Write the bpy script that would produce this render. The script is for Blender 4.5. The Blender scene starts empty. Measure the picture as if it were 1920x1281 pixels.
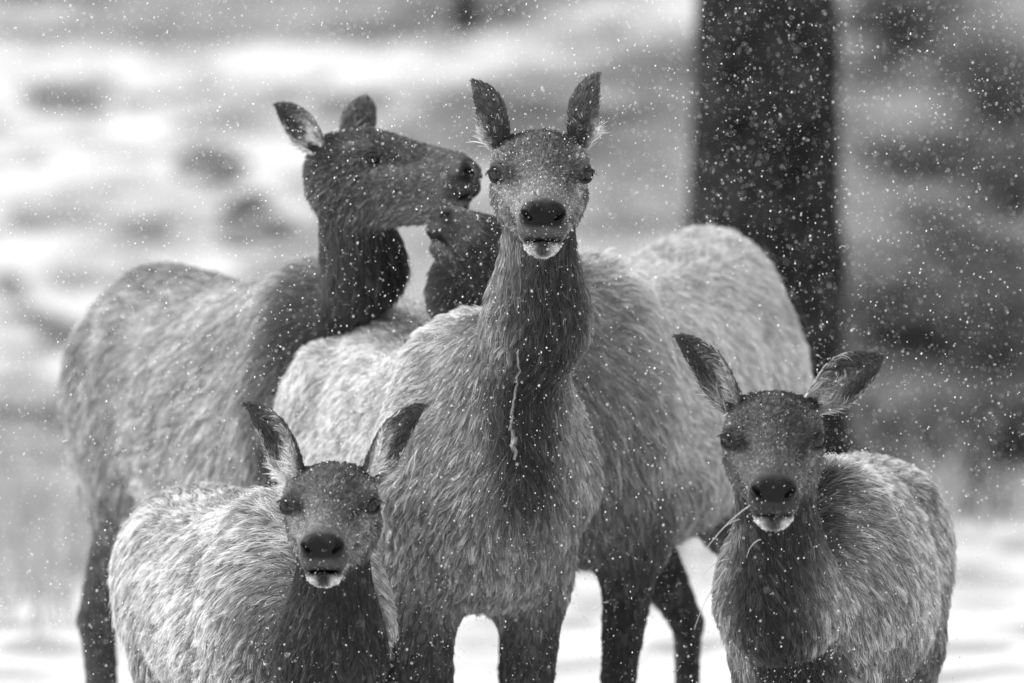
import bpy, math
import numpy as np
from mathutils import Vector, Matrix

# ------------------------------------------------------------------ camera, world, sun, exposure
SC = bpy.context.scene
COL = SC.collection
CAM_Y, CAM_Z, FPX = -13.2, 1.5, 11250.0
PITCH = math.atan((640.5 - 442.0) / FPX)
cd = bpy.data.cameras.new('camera')
cam = bpy.data.objects.new('camera', cd)
COL.objects.link(cam)
cd.sensor_width = 36.0
cd.lens = FPX * 36.0 / 1920.0
cd.clip_start = 0.5
cd.clip_end = 2000.0
cam.location = (0, CAM_Y, CAM_Z)
cam.rotation_euler = (math.pi / 2 - PITCH, 0, 0)
cd.dof.use_dof = True
cd.dof.focus_distance = 12.75
cd.dof.aperture_fstop = 2.7
SC.camera = cam

W = bpy.data.worlds.new('World')
SC.world = W
W.use_nodes = True
wn, wl = W.node_tree.nodes, W.node_tree.links
wn.clear()
SUN_EL, SUN_ROT = math.radians(52), math.radians(-80)      # high on the left, a little behind
sky = wn.new('ShaderNodeTexSky')
sky.sky_type = 'NISHITA'
sky.sun_disc = False
sky.sun_elevation = SUN_EL
sky.sun_rotation = SUN_ROT
bw = wn.new('ShaderNodeRGBToBW')
bg = wn.new('ShaderNodeBackground')
bg.inputs['Strength'].default_value = 0.15
wo = wn.new('ShaderNodeOutputWorld')
wl.new(sky.outputs[0], bw.inputs[0])
wl.new(bw.outputs[0], bg.inputs[0])
wl.new(bg.outputs[0], wo.inputs[0])

sl = bpy.data.lights.new('sun', 'SUN')
sl.energy = 1.0
sl.angle = math.radians(28)
sl.color = (1, 1, 1)
sun = bpy.data.objects.new('sun', sl)
COL.objects.link(sun)
sd = Vector((math.sin(SUN_ROT) * math.cos(SUN_EL), math.cos(SUN_ROT) * math.cos(SUN_EL), math.sin(SUN_EL)))
sun.rotation_euler = sd.to_track_quat('Z', 'Y').to_euler()
sun.location = (0, 0, 30)

SC.view_settings.view_transform = 'Standard'
SC.view_settings.look = 'None'
SC.view_settings.exposure = 1.53
SC.view_settings.gamma = 1.0
SC.render.engine = 'CYCLES'
SC.cycles.max_bounces = 6
SC.cycles.diffuse_bounces = 3
SC.cycles.transparent_max_bounces = 4
SC.cycles.use_denoising = True
try:
    SC.cycles_curves.shape = 'RIBBONS'
    SC.cycles_curves.subdivisions = 2
except Exception:
    pass

RS = np.random.RandomState(7)
f32 = np.float32


# ------------------------------------------------------------------ small helpers
def nrm(v):
    v = np.asarray(v, float)
    return v / (np.linalg.norm(v, axis=-1, keepdims=True) + 1e-12)


CP, SP = math.cos(PITCH), math.sin(PITCH)


def ray(px, py):
    a, b = (px - 960.0) / FPX, -(py - 640.5) / FPX
    return np.array([a, CP + b * SP, -SP + b * CP])


def at(px, py, Y):
    r = ray(px, py)
    k = (Y - CAM_Y) / r[1]
    return np.array([0, CAM_Y, CAM_Z]) + r * k


def project(P):
    d = P - np.array([0, CAM_Y, CAM_Z])
    fw = d[..., 1] * CP - d[..., 2] * SP
    up = d[..., 1] * SP + d[..., 2] * CP
    return 960 + FPX * d[..., 0] / fw, 640.5 - FPX * up / fw


_nv = RS.normal(size=(5, 14, 3))
_np = RS.uniform(0, 6.28, size=(5, 14))


def noise(P, scale, ch=0):
    """smooth pseudo-noise, about -1..1"""
    P = np.asarray(P, float) / scale
    o = np.zeros(P.shape[:-1])
    for k in range(14):
        o += np.sin(P @ (_nv[ch, k] * 1.6) + _np[ch, k])
    return o / 5.3


def smooth(a, b, x):
    t = np.clip((x - a) / (b - a), 0, 1)
    return t * t * (3 - 2 * t)


def tag(o, label=None, cat=None, group=None, kind=None):
    if label: o['label'] = label
    if cat: o['category'] = cat
    if group: o['group'] = group
    if kind: o['kind'] = kind
    return o


def mesh_np(name, V, F, mat, parent=None, smooth_shade=True, attrs=None):
    me = bpy.data.meshes.new(name)
    V = np.asarray(V, f32)
    F = np.asarray(F, np.int32)
    me.vertices.add(len(V))
    me.vertices.foreach_set('co', V.ravel())
    k = F.shape[1]
    me.loops.add(F.size)
    me.loops.foreach_set('vertex_index', F.ravel())
    me.polygons.add(len(F))
    me.polygons.foreach_set('loop_start', np.arange(0, F.size, k, dtype=np.int32))
    me.update(calc_edges=True)
    me.validate()
    if smooth_shade:
        me.polygons.foreach_set('use_smooth', np.ones(len(me.polygons), bool))
    for an, av in (attrs or {}).items():
        a = me.attributes.new(an, 'FLOAT', 'POINT')
        a.data.foreach_set('value', np.asarray(av, f32))
    me.materials.append(mat)
    o = bpy.data.objects.new(name, me)
    COL.objects.link(o)
    if parent is not None:
        parent_to(o, parent)
    return o


def parent_to(o, p):
    o.parent = p
    m = Matrix.Identity(4)
    q = p
    while q is not None:
        m = Matrix.LocRotScale(q.location, q.rotation_euler, q.scale) @ m
        q = q.parent
        if q is not None and p.parent is q:
            pass
    o.matrix_parent_inverse = m.inverted() if p.parent is None else Matrix.Identity(4)


# ------------------------------------------------------------------ materials
def new_mat(name):
    m = bpy.data.materials.new(name)
    m.use_nodes = True
    nt = m.node_tree
    nt.nodes.clear()
    return m, nt.nodes, nt.links


def principled(name, grey, rough=0.8, spec=0.3, noise_amt=0.0, noise_scale=20.0, bump=0.0):
    m, n, l = new_mat(name)
    out = n.new('ShaderNodeOutputMaterial')
    p = n.new('ShaderNodeBsdfPrincipled')
    p.inputs['Base Color'].default_value = (grey, grey, grey, 1)
    p.inputs['Roughness'].default_value = rough
    p.inputs['Specular IOR Level'].default_value = spec
    l.new(p.outputs[0], out.inputs[0])
    if noise_amt or bump:
        tc = n.new('ShaderNodeNewGeometry')
        tx = n.new('ShaderNodeTexNoise')
        tx.inputs['Scale'].default_value = noise_scale
        tx.inputs['Detail'].default_value = 6
        l.new(tc.outputs['Position'], tx.inputs['Vector'])
        if noise_amt:
            mr = n.new('ShaderNodeMapRange')
            mr.inputs['From Min'].default_value = 0.3
            mr.inputs['From Max'].default_value = 0.7
            mr.inputs['To Min'].default_value = grey * (1 - noise_amt)
            mr.inputs['To Max'].default_value = grey * (1 + noise_amt)
            l.new(tx.outputs[0], mr.inputs[0])
            l.new(mr.outputs[0], p.inputs['Base Color'])
        if bump:
            b = n.new('ShaderNodeBump')
            b.inputs['Strength'].default_value = bump
            b.inputs['Distance'].default_value = 0.05
            l.new(tx.outputs[0], b.inputs['Height'])
            l.new(b.outputs[0], p.inputs['Normal'])
    return m


def attr_mat(name, attr, rough=0.85, spec=0.2, translucent=0.0, noise_amt=0.0, noise_scale=30.0, bump=0.0):
    m, n, l = new_mat(name)
    out = n.new('ShaderNodeOutputMaterial')
    a = n.new('ShaderNodeAttribute')
    a.attribute_name = attr
    src = a.outputs['Fac']
    p = n.new('ShaderNodeBsdfPrincipled')
    p.inputs['Roughness'].default_value = rough
    p.inputs['Specular IOR Level'].default_value = spec
    if noise_amt or bump:
        g = n.new('ShaderNodeNewGeometry')
        tx = n.new('ShaderNodeTexNoise')
        tx.inputs['Scale'].default_value = noise_scale
        tx.inputs['Detail'].default_value = 5
        l.new(g.outputs['Position'], tx.inputs['Vector'])
        if noise_amt:
            mr = n.new('ShaderNodeMapRange')
            mr.inputs['From Min'].default_value = 0.3
            mr.inputs['From Max'].default_value = 0.7
            mr.inputs['To Min'].default_value = 1 - noise_amt
            mr.inputs['To Max'].default_value = 1 + noise_amt
            l.new(tx.outputs[0], mr.inputs[0])
            mu = n.new('ShaderNodeMath')
            mu.operation = 'MULTIPLY'
            l.new(src, mu.inputs[0])
            l.new(mr.outputs[0], mu.inputs[1])
            src = mu.outputs[0]
        if bump:
            b = n.new('ShaderNodeBump')
            b.inputs['Strength'].default_value = bump
            b.inputs['Distance'].default_value = 0.1
            l.new(tx.outputs[0], b.inputs['Height'])
            l.new(b.outputs[0], p.inputs['Normal'])
    l.new(src, p.inputs['Base Color'])
    last = p.outputs[0]
    if translucent:
        t = n.new('ShaderNodeBsdfTranslucent')
        l.new(src, t.inputs['Color'])
        mx = n.new('ShaderNodeMixShader')
        mx.inputs[0].default_value = translucent
        l.new(last, mx.inputs[1])
        l.new(t.outputs[0], mx.inputs[2])
        last = mx.outputs[0]
    l.new(last, out.inputs[0])
    return m


M_FUR = attr_mat('fur_strands', 'coat', rough=0.5, spec=0.35, translucent=0.3)
M_SKIN = attr_mat('skin_under_fur', 'coat', rough=0.9, spec=0.1, noise_amt=0.25, noise_scale=60)
_n = M_SKIN.node_tree.nodes; _l = M_SKIN.node_tree.links
_mr = _n.new('ShaderNodeMapRange')
_mr.inputs['From Min'].default_value = .018; _mr.inputs['From Max'].default_value = .032
_mr.inputs['To Min'].default_value = .30; _mr.inputs['To Max'].default_value = .9
_l.new([x for x in _n if x.type == 'ATTRIBUTE'][0].outputs['Fac'], _mr.inputs[0])
_l.new(_mr.outputs[0], [x for x in _n if x.type == 'BSDF_PRINCIPLED'][0].inputs['Roughness'])
_tx = _n.new('ShaderNodeTexNoise'); _tx.inputs['Scale'].default_value = 330
_ge = _n.new('ShaderNodeNewGeometry'); _l.new(_ge.outputs['Position'], _tx.inputs['Vector'])
_bp = _n.new('ShaderNodeBump'); _bp.inputs['Strength'].default_value = .6; _bp.inputs['Distance'].default_value = .003
_l.new(_tx.outputs[0], _bp.inputs['Height'])
_l.new(_bp.outputs[0], [x for x in _n if x.type == 'BSDF_PRINCIPLED'][0].inputs['Normal'])
M_EYE = principled('wet_dark_eye', 0.003, rough=0.04, spec=0.45)
M_NOSE = principled('wet_nose_leather', 0.014, rough=0.34, spec=0.5, noise_amt=0.3, noise_scale=260, bump=0.35)
M_SNOWFLAKE = principled('snow_flake', 0.9, rough=0.6, spec=0.3)
M_DROOL = principled('frozen_drool', 0.24, rough=0.35, spec=0.5, noise_amt=0.2, noise_scale=80)
M_GROUND = attr_mat('snow_and_bare_ground', 'albedo', rough=0.95, spec=0.1, noise_amt=0.12, noise_scale=1.5, bump=0.4)
M_BARK = principled('dark_pine_bark', 0.021, rough=0.95, spec=0.1, noise_amt=0.85, noise_scale=7, bump=0.8)
M_ROCK = principled('grey_rock', 0.20, rough=0.9, spec=0.2, noise_amt=0.5, noise_scale=3, bump=0.6)
M_LEAF = principled('dark_brush_leaves', 0.13, rough=0.8, spec=0.2, noise_amt=0.5, noise_scale=4)
M_TWIG = principled('brush_twigs', 0.06, rough=0.9)
M_SAGE = principled('grey_sage_leaves', 0.2, rough=0.85, spec=0.2, noise_amt=0.4, noise_scale=5)
M_STRAW = principled('dry_straw', 0.42, rough=0.7)
M_NEEDLE = principled('pine_needles', 0.05, rough=0.8, noise_amt=0.4, noise_scale=3)


# ------------------------------------------------------------------ implicit surface kit
class Prim:
    """a shape with a signed distance, a coat grey, a fur direction and a fur length"""
    def __init__(s, fn, lo, hi, k, grey, flow, length, zone):
        s.fn, s.lo, s.hi, s.k, s.grey, s.flow, s.length, s.zone = fn, np.array(lo), np.array(hi), k, grey, np.array(flow, float), length, zone


def cone(a, b, ra, rb, k=0.04, grey=.2, flow=None, length=.03, zone='body', squash=None):
    a, b = np.array(a, f32), np.array(b, f32)
    ba = b - a
    L2 = float(ba @ ba)
    def fn(P):
        pa = P - a
        h = np.clip((pa @ ba) / L2, 0, 1)
        q = pa - h[..., None] * ba
        if squash is not None:                       # squash = (axis, factor): thinner along the axis
            ax, fa = squash
            c = q @ np.array(ax, f32)
            q = q + (c * (1 / fa - 1))[..., None] * np.array(ax, f32)
        return np.sqrt((q * q).sum(-1)) - (ra + (rb - ra) * h)
    m = max(ra, rb)
    return Prim(fn, np.minimum(a, b) - m, np.maximum(a, b) + m, k, grey, nrm(ba) if flow is None else flow, length, zone)


def ellips(c, r, R, k=0.03, grey=.2, flow=(0, 0, -1), length=.01, zone='head'):
    c, r = np.array(c, f32), np.array(r, f32)
    R = np.array(R, f32)                             # columns: axes
    def fn(P):
        q = (P - c) @ R
        k0 = np.sqrt(((q / r) ** 2).sum(-1))
        k1 = np.sqrt(((q / r ** 2) ** 2).sum(-1)) + 1e-9
        return k0 * (k0 - 1) / k1
    m = float(r.max())
    return Prim(fn, c - m, c + m, k, grey, flow, length, zone)


def smin(a, b, k):
    h = np.maximum(k - np.abs(a - b), 0) / k
    return np.minimum(a, b) - h * h * k * 0.25


def axis_steps(lo, hi, flo, fhi, coarse, fine):
    o = [lo]
    while o[-1] < hi:
        x = o[-1]
        d = max(flo - x, x - fhi, 0)
        o.append(x + min(coarse, fine + d * 0.18))
    return np.array(o, f32)


def surface_nets(xs, ys, zs, F):
    S = F < 0
    nx, ny, nz = F.shape
    c = [S[i:nx - 1 + i, j:ny - 1 + j, k:nz - 1 + k] for i in (0, 1) for j in (0, 1) for k in (0, 1)]
    tot = sum(x.astype(np.int8) for x in c)
    act = (tot > 0) & (tot < 8)
    I, J, K = np.nonzero(act)
    n = len(I)
    idx = -np.ones(act.shape, np.int32)
    idx[I, J, K] = np.arange(n)
    acc = np.zeros((n, 3))
    cnt = np.zeros(n)
    cor = [(i, j, k) for i in (0, 1) for j in (0, 1) for k in (0, 1)]
    for a in cor:
        for ax in range(3):
            if a[ax]: continue
            b = list(a); b[ax] = 1
            fa = F[I + a[0], J + a[1], K + a[2]]
            fb = F[I + b[0], J + b[1], K + b[2]]
            m = (fa < 0) != (fb < 0)
            t = np.where(m, fa / (fa - fb + 1e-12), 0)
            pa = np.stack([xs[I + a[0]], ys[J + a[1]], zs[K + a[2]]], -1)
            pb = np.stack([xs[I + b[0]], ys[J + b[1]], zs[K + b[2]]], -1)
            acc += np.where(m[:, None], pa + (pb - pa) * t[:, None], 0)
            cnt += m
    V = acc / cnt[:, None]
    Q = []
    for ax in range(3):
        sl0 = [slice(1, -1)] * 3; sl1 = [slice(1, -1)] * 3
        sl0[ax] = slice(0, -1); sl1[ax] = slice(1, None)
        A, B = S[tuple(sl0)], S[tuple(sl1)]
        E = np.nonzero(A != B)
        ins = A[E]
        g = [E[0] + (0 if ax == 0 else 1), E[1] + (0 if ax == 1 else 1), E[2] + (0 if ax == 2 else 1)]
        u, v = (ax + 1) % 3, (ax + 2) % 3
        q = []
        for du, dv in ((-1, -1), (0, -1), (0, 0), (-1, 0)):
            gg = list(g)
            gg[u] = gg[u] + du; gg[v] = gg[v] + dv
            q.append(idx[gg[0], gg[1], gg[2]])
        q = np.stack(q, -1)
        q = np.where(ins[:, None], q, q[:, ::-1])
        Q.append(q)
    Q = np.concatenate(Q)
    Q = Q[(Q >= 0).all(1)]
    return V, Q


def build_field(prims, cuts, fine_lo, fine_hi, zmin, coarse=.016, fine=.0036):
    lo = np.min([p.lo for p in prims], 0) - .05
    hi = np.max([p.hi for p in prims], 0) + .05
    xs = axis_steps(lo[0], hi[0], fine_lo[0], fine_hi[0], coarse, fine)
    ys = axis_steps(lo[1], hi[1], fine_lo[1], fine_hi[1], coarse, fine)
    zs = axis_steps(lo[2], hi[2], fine_lo[2], fine_hi[2], coarse, fine)
    F = np.full((len(xs), len(ys), len(zs)), 0.5, f32)
    for sign, group in ((1, prims), (-1, cuts)):
        for p in group:
            mg = max(p.k, .02) + .03
            a = [max(np.searchsorted(s, p.lo[i] - mg) - 1, 0) for i, s in enumerate((xs, ys, zs))]
            b = [np.searchsorted(s, p.hi[i] + mg) + 1 for i, s in enumerate((xs, ys, zs))]
            sx, sy, sz = xs[a[0]:b[0]], ys[a[1]:b[1]], zs[a[2]:b[2]]
            G = np.stack(np.meshgrid(sx, sy, sz, indexing='ij'), -1)
            d = p.fn(G).astype(f32)
            sub = F[a[0]:b[0], a[1]:b[1], a[2]:b[2]]
            if sign > 0:
                F[a[0]:b[0], a[1]:b[1], a[2]:b[2]] = smin(sub, d, p.k)
            else:
                F[a[0]:b[0], a[1]:b[1], a[2]:b[2]] = -smin(-sub, d, p.k)
    return surface_nets(xs, ys, zs, F)


def vert_normals(V, Q):
    n = np.cross(V[Q[:, 2]] - V[Q[:, 0]], V[Q[:, 3]] - V[Q[:, 1]])
    N = np.zeros_like(V)
    for i in range(4):
        for c in range(3):
            N[:, c] += np.bincount(Q[:, i], n[:, c], len(V))
    return nrm(N)


# ------------------------------------------------------------------ fur
def fur_object(name, roots, normals, dirs, lengths, width, coat, parent, lift=0.35, clump_cell=.014,
               clump=.55, rootdark=.45, rough_dir=.18, npts=5, seed=1, gravity=.15, cv=.26):
    rs = np.random.RandomState(seed)
    n = len(roots)
    t = dirs - (dirs * normals).sum(1)[:, None] * normals
    t = nrm(t + rs.normal(size=(n, 3)) * rough_dir * .35)
    # clumps: roots hashed in warped cells
    wp = roots + .5 * clump_cell * np.stack([noise(roots, clump_cell * 2.1, c) for c in range(3)], -1)
    key = np.floor(wp / clump_cell).astype(np.int64)
    h = (key[:, 0] * 73856093) ^ (key[:, 1] * 19349663) ^ (key[:, 2] * 83492791)
    _, inv = np.unique(h, return_inverse=True)
    inv = inv.ravel()
    cn = np.bincount(inv)
    ctr = np.stack([np.bincount(inv, roots[:, c]) / cn for c in range(3)], -1)
    crand = rs.normal(size=(len(cn), 3))
    cl_len = 1 + .22 * crand[:, 0]
    pull = ctr[inv] - roots
    pull *= np.minimum(1, clump_cell * 1.5 / (np.linalg.norm(pull, axis=1, keepdims=True) + 1e-9))
    bend = np.cross(normals, t) * (crand[inv, 1] * rough_dir + rs.normal(size=n) * rough_dir * .4)[:, None]
    L = (lengths * np.clip(cl_len[inv], .5, 1.5) * rs.uniform(.75, 1.2, n))[:, None]
    lf = (np.clip(lift * (1 + .4 * crand[inv, 2]) + rs.normal(size=n) * .12, .03, 1.2))[:, None]
    P = np.zeros((n, npts, 3), f32)
    S = np.linspace(0, 1, npts)
    for i, s in enumerate(S):
        P[:, i] = (roots - normals * .0006 + L * (t * s * (1 - .2 * lf) + normals * lf * (s - .45 * s * s) + bend * s * s)
                   + pull * clump * s ** 1.3 + np.array([0, 0, -1]) * L * gravity * s * s)
    if callable(width): pass
    wv = np.asarray(width) * np.ones(n) * rs.uniform(.7, 1.25, n)
    R = wv[:, None] * np.array([.9, 1.0, .85, .6, .15])[None, :npts]
    cvar = np.exp(crand[inv, 0] * cv + rs.normal(size=n) * .38)
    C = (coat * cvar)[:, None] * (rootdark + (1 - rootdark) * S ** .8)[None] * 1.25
    hc = bpy.data.hair_curves.new(name)
    hc.add_curves([npts] * n)
    hc.attributes['position'].data.foreach_set('vector', P.ravel())
    ra = hc.attributes.get('radius') or hc.attributes.new('radius', 'FLOAT', 'POINT')
    ra.data.foreach_set('value', R.astype(f32).ravel())
    ca = hc.attributes.new('coat', 'FLOAT', 'POINT')
    ca.data.foreach_set('value', np.clip(C, .004, .9).astype(f32).ravel())
    hc.materials.append(M_FUR)
    o = bpy.data.objects.new(name, hc)
    COL.objects.link(o)
    o.parent = parent
    return o


def sample_surface(V, Q, N, dens, rs):
    """random points on quads; dens is hairs per m2 at each vertex"""
    T = np.concatenate([Q[:, [0, 1, 2]], Q[:, [0, 2, 3]]])
    A = .5 * np.linalg.norm(np.cross(V[T[:, 1]] - V[T[:, 0]], V[T[:, 2]] - V[T[:, 0]]), axis=1)
    ex = A * dens[T].mean(1)
    cnt = np.floor(ex + rs.uniform(size=len(ex))).astype(int)
    ti = np.repeat(np.arange(len(T)), cnt)
    u, v = rs.uniform(size=(2, len(ti)))
    f = u + v > 1
    u[f], v[f] = 1 - u[f], 1 - v[f]
    w = np.stack([1 - u - v, u, v], -1)
    tri = T[ti]
    def interp(X):
        if X.ndim == 1: return (X[tri] * w).sum(1)
        return (X[tri] * w[..., None]).sum(1)
    return interp


# ------------------------------------------------------------------ elk
TOR_X = np.array([-.07, -.02, .06, .20, .40, .65, .90, 1.08, 1.22, 1.33, 1.40])
TOR_T = np.array([1.14, 1.22, 1.30, 1.37, 1.35, 1.315, 1.34, 1.385, 1.35, 1.25, 1.12])
TOR_B = np.array([1.02, .92, .84, .76, .73, .67, .66, .655, .66, .74, .86])
TOR_W = np.array([.05, .13, .19, .245, .25, .275, .265, .235, .20, .15, .09])
HEYE = np.array([.184, .090, .014])       # eye centre in the head's frame


def head_prims(M, o, s, g, hl):
    """M columns = forward, left, up.  g = dict of greys"""
    def W_(p): return o + M @ (np.array(p, float) * s)
    fb, fl, fu = -M[:, 0], M[:, 1], M[:, 2]
    P, C = [], []
    def E(c, r, k, grey, flow=fb, ln=1.0, rot=None):
        R = M if rot is None else M @ rot
        P.append(ellips(W_(c), np.array(r) * s, R, k * s, grey, flow, hl * ln))
    def K(a, b, ra, rb, k, grey, flow=fb, ln=1.0, squash=None):
        P.append(cone(W_(a), W_(b), ra * s, rb * s, k * s, grey, flow, hl * ln, 'head', squash))
    E((.072, 0, -.004), (.092, .082, .073), .03, g['crown'], fb + .2 * fu, 1.6)
    E((.10, 0, .036), (.10, .092, .036), .03, g['crown'], fb, 1.2)
    for y in (1, -1):
        K((.05, y * .05, .020), (.030, y * .076, .036), .034, .015, .03, g['crown'], fl * y + fu, 1.4)     # root of the ear
        E((.148, y * .070, .016), (.054, .040, .040), .02, g['face'], fb)            # orbit
        E((.145, y * .084, .041), (.036, .020, .013), .015, g['face'], fb)            # brow
        E((.162, y * .092, .0365), (.024, .014, .0070), .006, g['face'] * .5, fb, .5)     # upper lid
        K((.075, y * .040, -.060), (.19, y * .040, -.060), .060, .045, .05, g['cheek'], fb - .4 * fu, 1.3)
        E((.396, y * .022, -.050), (.036, .026, .023), .014, g['muzzle'], fb, .5)     # upper lip
        E((.413, y * .031, -.014), (.021, .018, .018), .010, g['nose'], fb, .3)       # wing of the nostril
    for y in (1, -1):
        K((.205, y * .066, -.020), (.335, y * .036, -.030), .018, .014, .012, g['cheek'] * 1.1, fb, .8)   # cheekbone ridge
        E((.372, y * .033, -.058), (.030, .017, .022), .010, g['muzzle'], fb, .5)                          # lip flews
        C.append(ellips(W_((.262, y * .062, .014)), np.array((.050, .014, .013)) * s, M, .025 * s))        # hollow before the eye
    K((.18, 0, -.012), (.36, 0, -.026), .062, .044 * g['muz'], .05, g['face'], fb, 1.0)
    K((.14, 0, .038), (.375, 0, .000), .050, .031, .04, g['bridge'], fb, 1.0)
    E((.410, 0, -.018), (.024, .034, .023), .010, g['nose'], fb, .3)
    K((.10, 0, -.105), (.35, 0, -.094), .046, .034 * g['muz'], .04, g['cheek'], fb - .3 * fu, 1.3)
    E((.374, 0, -.095), (.034, .038, .024), .014, g['chin'], fb - .3 * fu, 1.0)
    for y in (1, -1):
        ca, sa = math.cos(.75), math.sin(.75)
        Rn = M @ np.array([[1, 0, 0], [0, ca, y * sa], [0, -y * sa, ca]])
        C.append(ellips(W_((.429, y * .033, -.014)), np.array((.018, .0055, .0135)) * s, Rn, .004 * s))
        C.append(ellips(W_((.424, y * .041, -.008)), np.array((.014, .009, .0045)) * s, M, .004 * s))
    mo = g.get('mouth', .0012)
    if mo > 0: C.append(ellips(W_((.405, 0, -.0755)), np.array((.060, .034, mo)) * s, M @ np.array([[.94, 0, -.342], [0, 1, 0], [.342, 0, .94]]), .003 * s))
    C.append(ellips(W_((.447, 0, -.045)), np.array((.018, .0025, .022)) * s, M, .006 * s))
    return P, C


def ear_mesh(base, tip, opening, width, s_side=1, nt=26, na=17, curl=1.0):
    L = tip - base
    ln = np.linalg.norm(L)
    l = L / ln
    O = nrm(opening - (opening @ l) * l)
    side = np.cross(l, O)
    t = np.linspace(0, 1, nt)
    w = width * .5 * np.interp(t, [0, .08, .2, .38, .55, .75, .88, .96, 1], [.50, .56, .76, .97, 1.0, .80, .52, .27, .05])
    al = np.interp(t, [0, .2, .5, .8, 1], [2.3, 1.75, 1.15, .85, .6]) * curl
    a = np.linspace(-1, 1, na)
    R = w / np.sin(np.minimum(al, math.pi / 2))
    ang = a[None] * al[:, None]
    bow = .10 * ln * np.sin(t * math.pi)
    base_c = base[None] + l[None] * (t * ln)[:, None] - O[None] * bow[:, None] * .6
    Pm = base_c[:, None] + side * (R[:, None] * np.sin(ang))[..., None] + O * (R[:, None] * (1 - np.cos(ang)) - R[:, None] * .5)[..., None]
    Nin = nrm(-side * np.sin(ang)[..., None] + O * np.cos(ang)[..., None])
    th = .0028 * (1 - .6 * np.abs(a))[None, :, None]
    inner, outer = Pm + Nin * th, Pm - Nin * th
    V = np.concatenate([inner.reshape(-1, 3), outer.reshape(-1, 3)])
    n1 = nt * na
    i, j = np.meshgrid(np.arange(nt - 1), np.arange(na - 1), indexing='ij')
    q = np.stack([i * na + j, i * na + j + 1, (i + 1) * na + j + 1, (i + 1) * na + j], -1).reshape(-1, 4)
    qo = q[:, ::-1] + n1
    ed = []
    ii = np.arange(nt - 1)
    ed.append(np.stack([ii * na, (ii + 1) * na, (ii + 1) * na + n1, ii * na + n1], -1))
    ed.append(np.stack([ii * na + na - 1, ii * na + na - 1 + n1, (ii + 1) * na + na - 1 + n1, (ii + 1) * na + na - 1], -1))
    jj = np.arange(na - 1)
    k = (nt - 1) * na
    ed.append(np.stack([k + jj, k + jj + 1, k + jj + 1 + n1, k + jj + n1], -1))
    F = np.concatenate([q, qo] + ed)
    fc = np.cross(V[q[:, 2]] - V[q[:, 0]], V[q[:, 3]] - V[q[:, 1]])
    if (fc * Nin.reshape(-1, 3)[q[:, 0]]).sum(1).mean() < 0:
        F = F[:, ::-1]
    T = np.repeat(t, na)
    Aa = np.tile(a, nt)
    return V, F, np.concatenate([T, T]), np.concatenate([Aa, Aa]), np.concatenate([np.ones(n1), np.zeros(n1)]), Nin.reshape(-1, 3), l, side, O


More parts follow.
